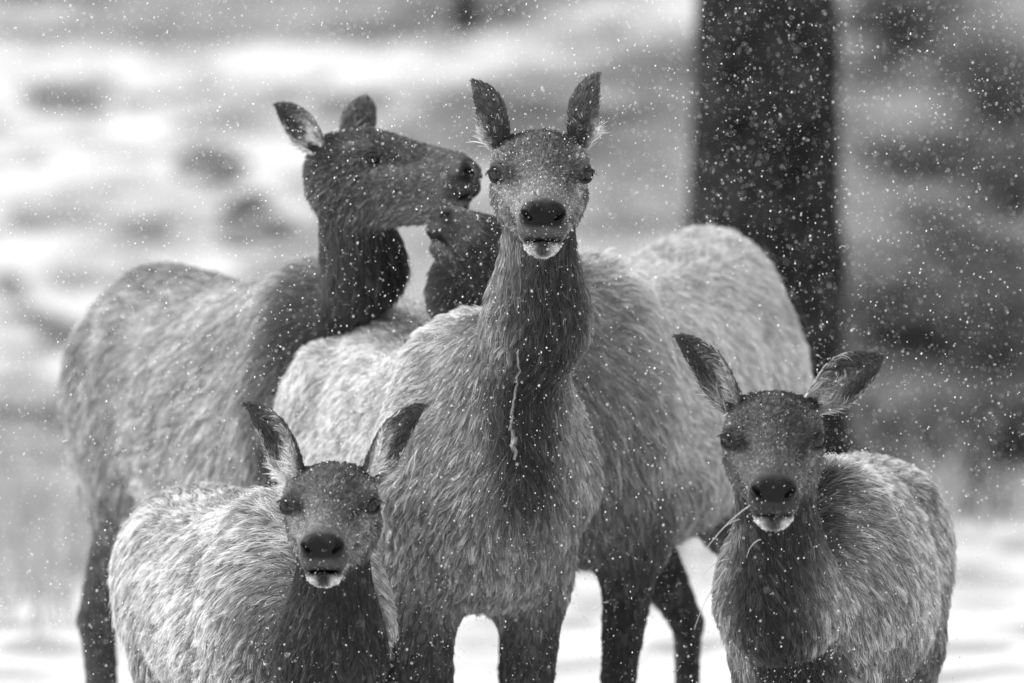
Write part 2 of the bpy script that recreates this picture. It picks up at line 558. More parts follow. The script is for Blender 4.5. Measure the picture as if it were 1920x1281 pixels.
def build_elk(cfg):
    """cfg: withers (x,y) world of local x=1.1, heading angle, scale, height, greys, head pose ..."""
    rs = np.random.RandomState(cfg['seed'])
    s = cfg['s']
    hx = nrm(np.array([cfg['head_dir'][0], cfg['head_dir'][1], 0]))
    lx = np.array([-hx[1], hx[0], 0])
    up = np.array([0, 0, 1.0])
    wp = np.array([cfg['withers'][0], cfg['withers'][1], 0.0])
    gz = cfg.get('gz', 0.0)
    zs_ = cfg.get('zs', s)
    org = wp - hx * 1.1 * s + up * gz
    def L2W(x, y, z): return org + hx * x * s + lx * y * s + up * z * zs_
    g = cfg['g']
    P, C = [], []
    RB = np.stack([hx, lx, up], -1)
    wsc = cfg.get('wide', 1.0)
    deep = cfg.get('deep', 0.0)
    def torso(Pn):
        q = (Pn - org.astype(f32)) @ RB.astype(f32)
        x = q[..., 0] / s; y = q[..., 1] / s; z = q[..., 2] / zs_
        tl = cfg.get('tilt', 0) * np.clip(1.1 - x, 0, 1.2) / .9 - cfg.get('sag', 0) * np.exp(-((x - .68) / .22) ** 2); tp = np.interp(x, TOR_X, TOR_T) + tl; bt = np.interp(x, TOR_X, TOR_B) - deep + tl * .5; w = np.interp(x, TOR_X, TOR_W) * wsc
        c = tp - (tp - bt) * .5; h = (tp - bt) * .5
        zz = (z - c) / h
        yy = y / (w * (1 - .13 * zz))
        k0 = (np.abs(yy) ** 2.25 + np.abs(zz) ** 2.25) ** (1 / 2.25)
        d = (k0 - 1) * np.minimum(w, h) * .9
        ex = np.maximum(np.maximum(TOR_X[0] - x, x - TOR_X[-1]), 0)
        return (np.maximum(d, -.3) + ex * 1.2) * s
    corners = np.array([L2W(x, y, z) for x in (-.1, 1.42) for y in (-.3 * wsc, .3 * wsc) for z in (.6 - deep, 1.42)])
    back = -hx * 1.0 - up * .55
    P.append(Prim(torso, corners.min(0), corners.max(0), .05, g['body'], back, cfg['fl'] * 1.0, 'torso'))
    # legs
    for side in (1, -1):
        P.append(cone(L2W(.30, side * .13, 1.22), L2W(.34, side * .185, 1.235), .07 * s, .045 * s, .07, g['body'], back, cfg['fl'], 'torso'))
        P.append(cone(L2W(1.12, side * .10, 1.24), L2W(1.20, side * .185, .98), .08 * s, .07 * s, .07, g['body'], back, cfg['fl'], 'torso'))
        fo = cfg.get('fore', {}).get(side, (0, 0))
        ho = cfg.get('hind', {}).get(side, (0, 0))
        lw = cfg.get('legw', 1.0) * s
        sh = L2W(1.14, side * .125, 1.02); el = L2W(1.08 + fo[0] * .1, side * .135, .78)
        kn = L2W(1.13 + fo[0] * .6, side * .115 + fo[1] * .6, .44); ft = L2W(1.11 + fo[0], side * .11 + fo[1], .13)
        hf = L2W(1.17 + fo[0], side * .11 + fo[1], .035)
        P.append(cone(sh, el, .15 * s, .105 * s, .08, g['shoulder'], -up - hx * .5, cfg['fl'] * .8, 'shoulder', (lx, .8)))
        P.append(cone(el, kn, .092 * lw, .052 * lw, .05, g['leg'], -up, .016, 'leg'))
        P.append(cone(kn, ft, .046 * lw, .033 * lw, .02, g['leg'], -up, .010, 'leg'))
        P.append(cone(ft, hf, .036 * lw, .042 * lw, .02, g['leg'] * .6, -up, .006, 'leg'))
        hp = L2W(.22, side * .12, 1.08); st = L2W(.40 + ho[0] * .1, side * .15, .80)
        hk = L2W(.06 + ho[0] * .7, side * .12 + ho[1] * .6, .50); hft = L2W(.12 + ho[0], side * .12 + ho[1], .14)
        hhf = L2W(.19 + ho[0], side * .12 + ho[1], .035)
        P.append(cone(hp, st, .19 * s, .12 * s, .08, g['thigh'], -up - hx * .3, cfg['fl'] * .8, 'thigh', (lx, .75)))
        P.append(cone(L2W(.10, side * .11, 1.02), L2W(.13, side * .12, .80), .13 * s, .09 * s, .06, g['thigh'], -up, cfg['fl'] * .6, 'thigh', (lx, .8)))
        P.append(cone(st, hk, .115 * lw, .050 * lw, .05, g['leg'], -up, .018, 'leg'))
        P.append(cone(hk, hft, .046 * lw, .035 * lw, .02, g['leg'], -up, .010, 'leg'))
        P.append(cone(hft, hhf, .036 * lw, .042 * lw, .02, g['leg'] * .6, -up, .006, 'leg'))
    tb = L2W(-.05, 0, 1.2)
    P.append(cone(tb, tb - hx * .07 * s - up * .12 * s, .035 * s, .02 * s, .02, g['rump'], -up, .03, 'rump'))
    # head frame
    hf_ = nrm(cfg['face']); hl_ = nrm(np.cross(cfg.get('roll_up', up), hf_)); hu_ = np.cross(hf_, hl_)
    M = np.stack([hf_, hl_, hu_], -1)
    hs = cfg['hs']
    ho_ = cfg['eye_mid'] - M @ (np.array([HEYE[0], 0, HEYE[2]]) * hs)
    # neck
    nb = L2W(*cfg.get('neck_base', (1.14, 0, 1.10)))
    nm = cfg['neck_mid']
    nt_ = ho_ + M @ (np.array([.075, 0, -.045]) * hs)
    nr = cfg['neck_r']
    ndir = nrm(nb - nt_)
    P.append(cone(nt_, nm, nr[0], nr[1], .08, g['neck'], nrm(nm - nt_), cfg['nfl'], 'neck', cfg.get('nsq')))
    P.append(cone(nm, nb, nr[1], nr[2], .16, g['neck2'], nrm(nrm(nb - nm) - hx * .3 - up * .3), cfg['nfl'] * 1.1, 'neck', cfg.get('nsq')))
    ch = L2W(1.27, 0, .93)
    P.append(cone(nm * .45 + nb * .55, ch, nr[1] * 1.0, cfg.get('chest_r', .14) * s, .12, g['chest'], -up, cfg['nfl'], 'chest'))
    hp_, hc_ = head_prims(M, ho_, hs, g, cfg.get('hfl', .0115))
    P += hp_; C += hc_
    hc0 = ho_ + M @ (np.array([.2, 0, -.02]) * hs)
    fr = np.abs(M @ np.diag([.24, .11, .13])).sum(1) * hs
    V, Q = build_field(P, C, hc0 - fr, hc0 + fr, -1)
    N = vert_normals(V, Q)
    # per-vertex blends
    nV = len(V)
    D = np.full((len(P), nV), 9.0, f32)
    for i, p in enumerate(P):
        m = ((V > p.lo - .12) & (V < p.hi + .12)).all(1)
        D[i, m] = p.fn(V[m].astype(f32))
    tau = np.where(np.array([p.zone == 'head' for p in P]), .009, np.where(np.array([p.zone in ('neck', 'chest') for p in P]), .045, .030))[:, None]
    dm = D.min(0)
    Wt = np.exp(-np.clip(D - dm, 0, 9) / tau)
    Wt /= Wt.sum(0)
    greys = np.array([math.log(p.grey) for p in P])
    coat = np.exp(greys @ Wt)
    flow = np.einsum('iv,ic->vc', Wt, np.array([nrm(p.flow) for p in P]))
    flen = np.array([p.length for p in P]) @ Wt
    zone = {z: Wt[[i for i, p in enumerate(P) if p.zone == z]].sum(0) for z in set(p.zone for p in P)}
    q = (V - org) @ RB
    lc = np.stack([q[:, 0] / s, q[:, 1] / s, q[:, 2] / zs_], -1)
    hq = ((V - ho_) @ M) / hs
    # coat pattern
    tz = zone['torso'] + zone.get('shoulder', 0) + zone.get('thigh', 0)
    low = smooth(.95, .70, lc[:, 2])
    coat *= np.exp(tz * low * math.log(g['belly'] / g['body']) * cfg.get('belly_amt', 1.0))
    coat *= np.exp(tz * smooth(1.28, 1.37, lc[:, 2]) * math.log(g['ridge'] / g['body']))
    coat *= np.exp(tz * smooth(.16, .0, lc[:, 0]) * math.log(g['rump'] / g['body']))
    coat *= np.exp(.20 * tz * noise(V, .10, 1) + .12 * noise(V, .035, 2) * (1 - zone['head']))
    latc = float(nm @ lx)
    lat = V @ lx - latc + cfg.get('strip_off', 0)
    st_ = cfg.get('strip_torso', 1.0)
    fz = np.clip(zone['neck'] * st_ + zone['chest'] * st_ + st_ * zone['torso'] * smooth(1.12, 1.26, lc[:, 0]), 0, 1) * (1 - zone['head'])
    sw = cfg.get('strip_w', .085)
    inn_ = np.exp(-(np.abs(lat + .012 * noise(V, .08, 3)) / sw) ** 3) * smooth(cfg.get('strip_z', .75) - .12, cfg.get('strip_z', .75) + .12, lc[:, 2]) * smooth(1.04, 1.16, lc[:, 0])
    tgt = np.exp(np.log(g['side']) * (1 - inn_) + np.log(g['strip']) * inn_)
    coat = np.exp(np.log(coat) * (1 - fz * .9) + np.log(tgt) * fz * .9)
    bz = np.clip(zone['neck'] + zone['chest'] + zone.get('shoulder', 0) * .5, 0, 1) * smooth(cfg.get('collar', 1.18), cfg.get('collar', 1.18) - .16, lc[:, 0]) * (1 - zone['head'])
    coat = np.exp(np.log(coat) * (1 - bz) + math.log(g['body'] * .9) * bz)
    ridge = zone['torso'] * smooth(1.27, 1.36, lc[:, 2]) * smooth(.75, 1.0, lc[:, 0])
    flen = flen * (1 + .3 * ridge)
    hz = zone['head']
    hd = zone['head'] * 1.0
    gx, gy, gzz = hq[:, 0], np.abs(hq[:, 1]), hq[:, 2]
    def blob(c, r, val, amt=1.0):
        d = (((gx - c[0]) / r[0]) ** 2 + ((gy - c[1]) / r[1]) ** 2 + ((gzz - c[2]) / r[2]) ** 2)
        w = np.exp(-d * d * .7) * amt * (hz > .3)
        return w, val
    for c, r, val, amt in cfg.get('marks', []) + [
            ((.055, .05, .075), (.05, .03, .03), g['crown'] * .55, .7),        # dark spots above the eyes
            ((.172, .080, .030), (.045, .030, .030), g['face'] * .55, .25),      # dark inner eye
            ((.205, .085, -.014), (.050, .028, .016), g['face'] * 2.0, .7), ((.165, .085, .045), (.035, .03, .010), g['face'] * 1.7, .6),     # pale below the eye
            ((.345, .055, -.02), (.030, .025, .045), g['muzzle'] * 1.25, .7),   # pale ring behind the nose
            ((.425, .0, -.045), (.028, .040, .016), g['nose'] * 2.2, .85),
            ((.434, .0, -.018), (.024, .044, .026), g['nose'], .98),
            ((.375, .030, -.092), (.040, .020, .018), g['chin'], .9),
            ((.400, .0, -.094), (.022, .012, .016), g['nose'] * 2.2, .8),
            ((.41, .0, -.0740), (.03, .045, .0050 + g['mouth']), .012, .5)]:
        w, v_ = blob(c, r, val, amt)
        coat = np.exp(np.log(coat) * (1 - w) + math.log(v_) * w)
    mz = gzz + .0755 - (gx - .405) * .364
    mth = hz * np.exp(-(mz / (.0050 + .7 * g['mouth'])) ** 2) * smooth(.34, .355, gx) * smooth(.046, .036, gy)
    lipz = hz * smooth(.36, .40, gx) * smooth(-.030, -.042, gzz) * smooth(.000, .008, mz)
    coat = np.exp(np.log(coat) * (1 - lipz) + math.log(g['muzzle'] * .5) * lipz)
    coat = np.exp(np.log(coat) * (1 - mth) + math.log(.012) * mth)
    brz = hz * smooth(.418, .402, gx) * smooth(-.03, -.012, gzz) * smooth(.30, .34, gx)
    coat = np.exp(np.log(coat) * (1 - brz) + math.log(g['muzzle']) * brz)
    coat = np.clip(coat, .006, .8)
    # the thing: an Empty between its feet
    root = bpy.data.objects.new('elk', None)
    COL.objects.link(root)
    rl = L2W(.65, 0, 0)
    tag(root, cfg['label'], 'elk', 'elk standing in the falling snow')
    def local(X): return X - rl
    root.location = rl
    root.empty_display_size = .3
    body = mesh_np('body', local(V), Q, M_SKIN, None, attrs={'coat': coat * .6})
    body.parent = root
    # nose pad
    # eyes
    er = .0220 * hs
    eyes = []
    for sgn in (1, -1):
        m = (np.abs(hq[:, 0] - .188) < .006) & (np.abs(hq[:, 2] - .014) < .006) & (hq[:, 1] * sgn > .04)
        ys_ = float((hq[m, 1] * sgn).mean()) if m.any() else .09
        ax = nrm(M @ np.array([.64, sgn * .76, cfg.get('eye_up', .08)]))
        ec = ho_ + M @ (np.array([.188, sgn * ys_, .014]) * hs) - ax * er * .27
        eyes.append((ec, ax, sgn))
        u, v = np.meshgrid(np.linspace(0, 2 * math.pi, 25)[:-1], np.linspace(0, math.pi, 15), indexing='ij')
        sp = np.stack([np.cos(u) * np.sin(v), np.sin(u) * np.sin(v), np.cos(v)], -1)
        Ve = ec + sp.reshape(-1, 3) * er
        nu, nv_ = 24, 15
        i, j = np.meshgrid(np.arange(nu), np.arange(nv_ - 1), indexing='ij')
        Fe = np.stack([i * nv_ + j, i * nv_ + j + 1, ((i + 1) % nu) * nv_ + j + 1, ((i + 1) % nu) * nv_ + j], -1).reshape(-1, 4)
        e = mesh_np('eye', local(Ve), Fe, M_EYE)
        e.parent = root
        # lids: a shell round the eyeball, open in an almond
        t1 = nrm(M[:, 0] - (M[:, 0] @ ax) * ax)                # towards the nose
        t1 = nrm(t1 - .28 * M[:, 2]); t1 = nrm(t1 - (t1 @ ax) * ax)
        t2 = np.cross(ax, t1) * (1 if np.cross(ax, t1) @ M[:, 2] > 0 else -1)
        th = np.linspace(0, 2 * math.pi, 41)[:-1]
        rx, ry = .98, np.where(np.sin(th) > 0, cfg.get('lid', .84), .52)
        rr = 1 / np.sqrt((np.cos(th) / rx) ** 2 + (np.sin(th) / ry) ** 2) * (1 - .12 * np.abs(np.sin(2 * th)))
        rows = []
        for q_, rad in ((0, 1.00), (0, 1.10), (.12, 1.17), (.3, 1.17), (.6, 1.08), (1, .92)):
            ang = rr + (1.75 - rr) * q_
            rows.append(ec + er * rad * (ax * np.cos(ang)[:, None] + (t1 * np.cos(th)[:, None] + t2 * np.sin(th)[:, None]) * np.sin(ang)[:, None]))
        Vl = np.concatenate(rows)
        nr_, nt2 = len(rows), len(th)
        i, j = np.meshgrid(np.arange(nr_ - 1), np.arange(nt2), indexing='ij')
        Fl = np.stack([i * nt2 + j, (i + 1) * nt2 + j, (i + 1) * nt2 + (j + 1) % nt2, i * nt2 + (j + 1) % nt2], -1).reshape(-1, 4)
        lcol = np.repeat(np.array([.010, .012, .03, .06, g['face'] * .9, g['face']]), nt2)
        le = mesh_np('eyelid', local(Vl), Fl, M_SKIN, attrs={'coat': lcol})
        le.parent = root
    # ears
    for k, (tip, dy, opening, wd, curl) in enumerate(cfg['ears']):
        sgn = cfg['ear_sides'][k]
        bp = ho_ + M @ (np.array([.045, sgn * .080, .042]) * hs)
        V2, F2, T, A, inn, nin, l, side, O = ear_mesh(bp, tip, np.array(opening, float), wd, curl=curl)
        shade = np.where(inn > .5,
                         np.exp(np.log(cfg['ear_in']) + np.log(cfg['ear_pale'] / cfg['ear_in']) * np.clip(
                             smooth(.55, .05, T) + np.exp(-((A - .15) / .28) ** 2) * smooth(.95, .4, T) * .9, 0, 1)),
                         np.exp(np.log(g['ear']) + np.log(cfg['ear_pale'] / g['ear']) * smooth(.62, .28, T) * smooth(.55, .9, np.abs(A)) * .9))
        eo = mesh_np('ear', local(V2), F2, M_SKIN, attrs={'coat': shade * .8})
        eo.parent = root
        if True:
            N2 = vert_normals(V2, F2)
            it = sample_surface(V2, F2, N2, np.where(inn > .5, 110000., 240000.) / hs ** 2, rs)
            r_, n_, t_, a_, i_, c_ = it(V2), nrm(it(N2)), it(T), it(A), it(inn), it(shade)
            dr = np.where(i_[:, None] > .5, l * .8 + side * (-.5 * np.sign(a_))[:, None] + .2 * O, l[None])
            ln = np.where(i_ > .5, .034 * (1.15 - t_), .012) * hs
            rim = (np.abs(a_) > .93)
            c_ = np.where(rim & (t_ < .75) & (rs.uniform(size=len(c_)) < .6), np.maximum(c_, .30), c_)
            fo = fur_object('ear_fur', local(r_), n_, dr, ln, .00075, c_, eo, lift=.32, clump_cell=.007, clump=.3,
                            rootdark=.6, seed=cfg['seed'] + k)
    # body fur
    if True:
        vd = nrm(np.array([0, CAM_Y, CAM_Z]) - V)
        facing = (N * vd).sum(1)
        px, py = project(V)
        vis = ((px > -120) & (px < 2040) & (py > -150) & (py < 1400)).astype(float)
        vis *= np.where(facing < -.35, .12, 1.0)
        dn = cfg['dens'] * vis
        dens = dn * (1 + hz * 5.5) * (1 + 1.2 * zone['leg'])
        for ec, ax, sgn in eyes:
            dv = V - (ec + ax * er)
            t1 = nrm(M[:, 0] - (M[:, 0] @ ax) * ax); t2 = np.cross(ax, t1)
            dens *= ~(((dv @ t1) / (er * .92)) ** 2 + ((dv @ t2) / (er * .64)) ** 2 + ((dv @ ax) / (er * 1.6)) ** 2 < 1)
        padz = (gx > .385) & (gzz > -.045) & (hz > .5)
        dens *= np.where(padz, smooth(.425, .385, gx) * .5, 1)
        mouth = (np.abs(mz) < .005 + g['mouth'] * .6) & (gx > .345)
        dens *= np.where(mouth, 0, 1)
        it = sample_surface(V, Q, N, dens, rs)
        r_, n_, d_, l_, c_, h_ = it(V), nrm(it(N)), it(flow), it(flen), it(coat), it(hz)
        d_ = nrm(d_) + .30 * np.stack([noise(r_, .16, c) for c in range(3)], -1) * (1 - h_)[:, None]
        gx_ = it(gx)
        l_ = l_ * np.where(h_ > .5, 1 - .45 * smooth(.2, .4, gx_), 1)
        wd = np.where(h_ > .5, .00070, .00082 * cfg.get('fw', 1.0))
        # clumpier long coat and fine face fur as one strand set, each with its own clump size
        hb = h_ > .5
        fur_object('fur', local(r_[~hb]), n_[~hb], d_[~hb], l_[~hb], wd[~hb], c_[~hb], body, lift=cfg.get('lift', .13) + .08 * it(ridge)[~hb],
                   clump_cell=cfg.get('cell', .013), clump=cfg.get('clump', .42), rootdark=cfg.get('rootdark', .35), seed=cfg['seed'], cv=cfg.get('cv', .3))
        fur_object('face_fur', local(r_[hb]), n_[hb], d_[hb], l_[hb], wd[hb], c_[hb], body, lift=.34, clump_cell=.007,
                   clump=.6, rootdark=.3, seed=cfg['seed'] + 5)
        # lashes
        cs, ds, ns = [], [], []
        for ec, ax, sgn in eyes:
            t1 = nrm(M[:, 0] - (M[:, 0] @ ax) * ax); t2 = nrm(M[:, 2] - (M[:, 2] @ ax) * ax)
            for a in np.linspace(-.95, .75, 30):
                dr = nrm(ax * math.cos(.62) + t2 * math.sin(.62) * math.sqrt(1 - a * a * .8) + t1 * a * .8)
                cs.append(ec + dr * er * 1.14); ns.append(dr); ds.append(ax * .6 + t1 * a * .6 - t2 * .1)
        cs, ds, ns = np.array(cs), nrm(ds), nrm(ns)
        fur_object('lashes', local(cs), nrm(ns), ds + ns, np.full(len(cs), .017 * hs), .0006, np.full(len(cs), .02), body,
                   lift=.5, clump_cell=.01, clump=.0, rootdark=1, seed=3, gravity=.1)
        # snow caught in the coat
        m = (facing > -.1) & (vis > .5)
        it = sample_surface(V, Q, N, np.where(m, cfg.get('snowy', 700.) * (1 + 1.5 * hz), 0), rs)
        sp_, sn_ = it(V), nrm(it(N))
        flakes('clinging_snow', local(sp_ + sn_ * (.006 + .018 * (1 - it(hz)))[:, None]), .0008, .0018, rs, body, stretch=1.5)
    return dict(root=root, M=M, o=ho_, hs=hs, L2W=L2W, V=V, N=N, local=local, rl=rl, prims=P)


def flakes(name, C, rmin, rmax, rs, parent=None, stretch=1.7):
    n = len(C)
    oc = np.array([[1, 0, 0], [-1, 0, 0], [0, 1, 0], [0, -1, 0], [0, 0, 1], [0, 0, -1]], float)
    fc = np.array([[0, 2, 4], [2, 1, 4], [1, 3, 4], [3, 0, 4], [2, 0, 5], [1, 2, 5], [3, 1, 5], [0, 3, 5]])
    r = rmin + (rmax - rmin) * rs.uniform(size=n) ** 3.2
    ax = nrm(np.stack([rs.normal(size=n) * .45 + .25, rs.normal(size=n) * .4, np.ones(n)], -1))
    ot = nrm(np.cross(ax, rs.normal(size=(n, 3))))
    th = np.cross(ax, ot)
    st = r * rs.uniform(1.0, stretch, n)
    V = C[:, None] + (oc[None, :, 0:1] * (ot * (r * rs.uniform(.6, 1, n))[:, None])[:, None] + oc[None, :, 1:2] * (th * r[:, None])[:, None]
                      + oc[None, :, 2:3] * (ax * st[:, None])[:, None])
    V += rs.normal(size=V.shape) * r[:, None, None] * .15
    F = (np.arange(n)[:, None, None] * 6 + fc[None]).reshape(-1, 3)
    o = mesh_np(name, V.reshape(-1, 3), F, M_SNOWFLAKE, None, True)
    if parent is not None: o.parent = parent
    o['kind'] = 'stuff'
    return o


# ------------------------------------------------------------------ ground
def ground(x, y):
    x, y = np.asarray(x, float), np.asarray(y, float)
    yy = y - x * .25
    h = .20 * np.maximum(yy - 34, 0) * smooth(30, 50, yy)
    h = np.where(yy > 120, .20 * 86, h)
    P = np.stack([x, y, np.zeros_like(x)], -1)
    far = smooth(6, 24, y)
    h = h + far * (.16 * noise(P, 3.2, 0) + .05 * noise(P, .9, 1)) + smooth(30, 60, y) * .5 * noise(P, 11, 2)
    return h + .02 * noise(P, .7, 3)


# brightness of the bare patches, in photograph coordinates: (cx, cy, rx, ry, grey)
BARE = [
    (480, -60, 700, 125, .52), (560, 30, 420, 50, .62), (1290, 250, 190, 160, .62), (1120, 250, 220, 75, .66), (860, 20, 120, 40, .50), (150, 60, 160, 40, .72),
    (140, 185, 70, 38, .60), (395, 300, 60, 38, .36), (350, 140, 60, 25, .78), (470, 405, 62, 48, .34), (250, 430, 62, 28, .58),
    (100, 395, 60, 30, .76), (25, 545, 40, 28, .55), (80, 620, 60, 40, .55), (60, 420, 30, 20, .7), (640, 190, 75, 26, .62),
    (560, 350, 40, 40, .78), (60, 800, 120, 110, .64), (60, 960, 110, 60, .58), (180, 800, 60, 90, .60),
    (720, 520, 260, 110, .70), (640, 340, 110, 60, .76), (820, 440, 100, 120, .68),
    (1160, 330, 300, 150, .64), (1020, 210, 200, 60, .62), (1230, 150, 120, 60, .58), (1150, 230, 90, 14, .45), (1270, 380, 70, 60, .60),
    (1760, 250, 260, 330, .54), (1700, 45, 110, 40, .30), (1650, 95, 60, 30, .28), (1880, 190, 65, 80, .30), (1760, 310, 80, 22, .32),
    (1720, 400, 50, 25, .35), (1640, 290, 35, 12, .34), (1900, 330, 80, 50, .30), (1800, 265, 36, 26, .66), (1850, 90, 100, 18, .56),
    (1680, 160, 120, 30, .5), (1640, 430, 60, 40, .52), (1780, 700, 280, 250, .40), (1700, 590, 75, 55, .42), (1680, 790, 60, 70, .40),
    (1880, 600, 60, 60, .36), (1850, 780, 90, 60, .33), (1800, 900, 90, 60, .25), (1890, 940, 60, 25, .5), (1720, 920, 60, 45, .36),
    (1240, 1000, 60, 32, .55), (1100, 1060, 40, 40, .66), (1240, 1120, 50, 15, .72), (1250, 1190, 80, 45, .80), (920, 1215, 60, 30, .80), (1850, 1100, 90, 40, .80), (1790, 1210, 90, 26, .80), (1900, 1030, 60, 20, .78), (90, 1210, 70, 26, .8), (1080, 1180, 40, 20, .78),
]


def ground_grey(X, Y, Z):
    px, py = project(np.stack([X, Y, Z], -1))
    front = (Y - CAM_Y) > 12
    g = np.full(px.shape, .90)
    P = np.stack([X, Y, Z * 3], -1)
    wx = 34 * noise(P, .9, 3) + 14 * noise(P, .35, 1); wy = 20 * noise(P, 1.1, 4) + 9 * noise(P, .4, 2)
    for cx, cy, rx, ry, v in BARE:
        d = ((px + wx - cx) / rx) ** 2 + ((py + wy - cy) / ry) ** 2
        w = smooth(1.45, .55, d)
        g = g * (1 - w) + v * w
    line = 205 - (px + wx * 1.5 - 660) * .22
    w = smooth(-10, 30, py - line) * smooth(640, 760, px + wx * 2) * smooth(700, 560, py)
    g = g * (1 - w) + np.minimum(g, .65 + .05 * noise(P, 1.2, 3)) * w
    g = g * (1 - .24 * smooth(.0, .9, noise(P, .7, 0) + .5 * noise(P, .25, 3)) * (px < 1300) * (py < 900) * (py > 150))
    g = g * (1 - .22 * smooth(.15, .8, noise(P, 1.6, 2)) * smooth(.0, 1., (1300 - px) / 300.) * (py < 800))
    g = g * (1 - .16 * smooth(0, .8, noise(P, .45, 2)) - .07 * smooth(0, .8, noise(P, .16, 4)))
    m = (g < .85)
    g = g * (1 + m * .14 * noise(P, .5, 0) + m * .08 * noise(P, .2, 1))
    # outside the frame: the same kind of patchy slope
    out = np.maximum(np.maximum(-px, px - 1920) / 300., np.maximum(-py - 0, py - 1281) / 200.)
    w = smooth(.1, 1, out)
    gen = .9 - .35 * smooth(.1, .7, noise(P, 4.0, 2)) - .1 * smooth(0, .8, noise(P, 1.0, 0))
    g = g * (1 - w) + gen * w
    lin = np.clip(g, .05, .93) ** 2.2 * .74
    return np.where(front, lin, .78)


def build_ground():
    # rows get denser where the picture looks; extends to the horizon
    ys = np.concatenate([np.linspace(-400, -30, 12), np.linspace(-20, 6, 40), np.arange(6.5, 40, .16), np.arange(40, 95, .22), np.linspace(96, 160, 40), np.linspace(180, 900, 20)])
    us = np.concatenate([np.linspace(-9, -1.25, 24), np.linspace(-1.2, 1.2, 300), np.linspace(1.25, 9, 24)])
    U, Yg = np.meshgrid(us, ys, indexing='ij')
    half = np.maximum(np.abs(Yg - CAM_Y), 14) * (960 / FPX)
    X = U * half * 1.0
    X = np.where(np.abs(U) > 1.2, np.sign(U) * (1.2 * half + (np.abs(U) - 1.2) ** 2 * 9), X)
    Z = ground(X, Yg)
    A = ground_grey(X, Yg, Z)
    V = np.stack([X, Yg, Z], -1).reshape(-1, 3)
    nu, ny = X.shape
    i, j = np.meshgrid(np.arange(nu - 1), np.arange(ny - 1), indexing='ij')
    F = np.stack([i * ny + j, (i + 1) * ny + j, (i + 1) * ny + j + 1, i * ny + j + 1], -1).reshape(-1, 4)
    o = mesh_np('snowy_ground', V, F, M_GROUND, attrs={'albedo': A.ravel()})
    tag(o, kind='structure')
    return o


build_ground()


def hit(px, py):
    r = ray(px, py)
    o = np.array([0, CAM_Y, CAM_Z])
    t = np.arange(14, 160, .05)
    P = o + t[:, None] * r
    b = P[:, 2] < ground(P[:, 0], P[:, 1])
    i = np.argmax(b) if b.any() else len(t) - 1
    return P[i]


# ------------------------------------------------------------------ trees, shrubs, rocks, grass
def tube(path, radii, nseg=20, bumps=0.0, rs=None):
    path = np.asarray(path, float); n = len(path)
    V = []
    a = np.linspace(0, 2 * math.pi, nseg + 1)[:-1]
    for i in range(n):
        d = nrm(path[min(i + 1, n - 1)] - path[max(i - 1, 0)])
        u = nrm(np.cross(d, [0.3, 1, 0.1])); v = np.cross(d, u)
        r = radii[i] * np.ones(nseg)
        if bumps:
            r = r * (1 + bumps * (.5 * np.sin(a * 5 + .3 * math.sin(i * .7)) + .5 * np.sin(a * 9 + i * .45) + .6 * rs.normal(size=nseg)))
        V.append(path[i] + (np.cos(a) * r)[:, None] * u + (np.sin(a) * r)[:, None] * v)
    V = np.concatenate(V)
    i, j = np.meshgrid(np.arange(n - 1), np.arange(nseg), indexing='ij')
    F = np.stack([i * nseg + j, i * nseg + (j + 1) % nseg, (i + 1) * nseg + (j + 1) % nseg, (i + 1) * nseg + j], -1).reshape(-1, 4)
    return V, F


def merge(parts):
    Vs, Fs, o = [], [], 0
    for V, F in parts:
        Vs.append(V); Fs.append(F + o); o += len(V)
    return np.concatenate(Vs), np.concatenate(Fs)


def leaf_cloud(C, size, rs, flat=.0):
    n = len(C)
    a = nrm(rs.normal(size=(n, 3))); b = nrm(np.cross(a, rs.normal(size=(n, 3))))
    s1 = (size * rs.uniform(.6, 1.4, n))[:, None]; s2 = s1 * .45
    V = np.stack([C - a * s1, C + b * s2, C + a * s1, C - b * s2], 1).reshape(-1, 3)
    F = np.arange(4 * n).reshape(-1, 4)
    return V, F


def empty(name, loc):
    o = bpy.data.objects.new(name, None)
    COL.objects.link(o)
    o.location = loc
    return o


def pine(loc, r, height, label, group, seed, crown_from=5.0):
    rs = np.random.RandomState(seed)
    e = empty('pine_tree', loc)
    tag(e, label, 'tree', group)
    zs = np.concatenate([[-.25, 0, .08, .2, .4, .7], np.arange(1.0, height, .35)])
    rad = r * (1 + .45 * np.exp(-np.maximum(zs, 0) / .28) + .22 * np.exp(-np.maximum(zs, 0) / 1.1)) * (1 - zs / height * .75)
    path = np.stack([.05 * np.sin(zs * .35), np.zeros_like(zs), zs], -1)
    V, F = tube(path, rad, 40, .06, rs)
    mesh_np('trunk', V, F, M_BARK).parent = e
    # limbs and needles above the frame
    limbs, tips = [], []
    for k in range(34):
        z = crown_from + (height - crown_from) * (k / 34.0) ** .9
        a = k * 2.4
        ln = (height - z) * .28 + .5
        d = np.array([math.cos(a), math.sin(a), .12 - .15 * rs.uniform()])
        pts = np.array([[.05 * math.sin(z * .35), 0, z] + d * ln * t + np.array([0, 0, -.12 * ln * t * t]) for t in np.linspace(0, 1, 5)])
        limbs.append(tube(pts, np.linspace(.06, .012, 5) * r * 3, 6))
        for t in np.linspace(.25, 1, 9):
            c = np.array([.05 * math.sin(z * .35), 0, z]) + d * ln * t + np.array([0, 0, -.12 * ln * t * t])
            tips.append(c + rs.normal(size=(70, 3)) * [.3, .3, .13])
    V, F = merge(limbs)
    lo = mesh_np('limbs', V, F, M_BARK); lo.parent = e; lo['kind'] = 'stuff'
    V, F = leaf_cloud(np.concatenate(tips), .07, rs)
    co = mesh_np('crown', V, F, M_NEEDLE, smooth_shade=False); co.parent = e; co['kind'] = 'stuff'
    return e


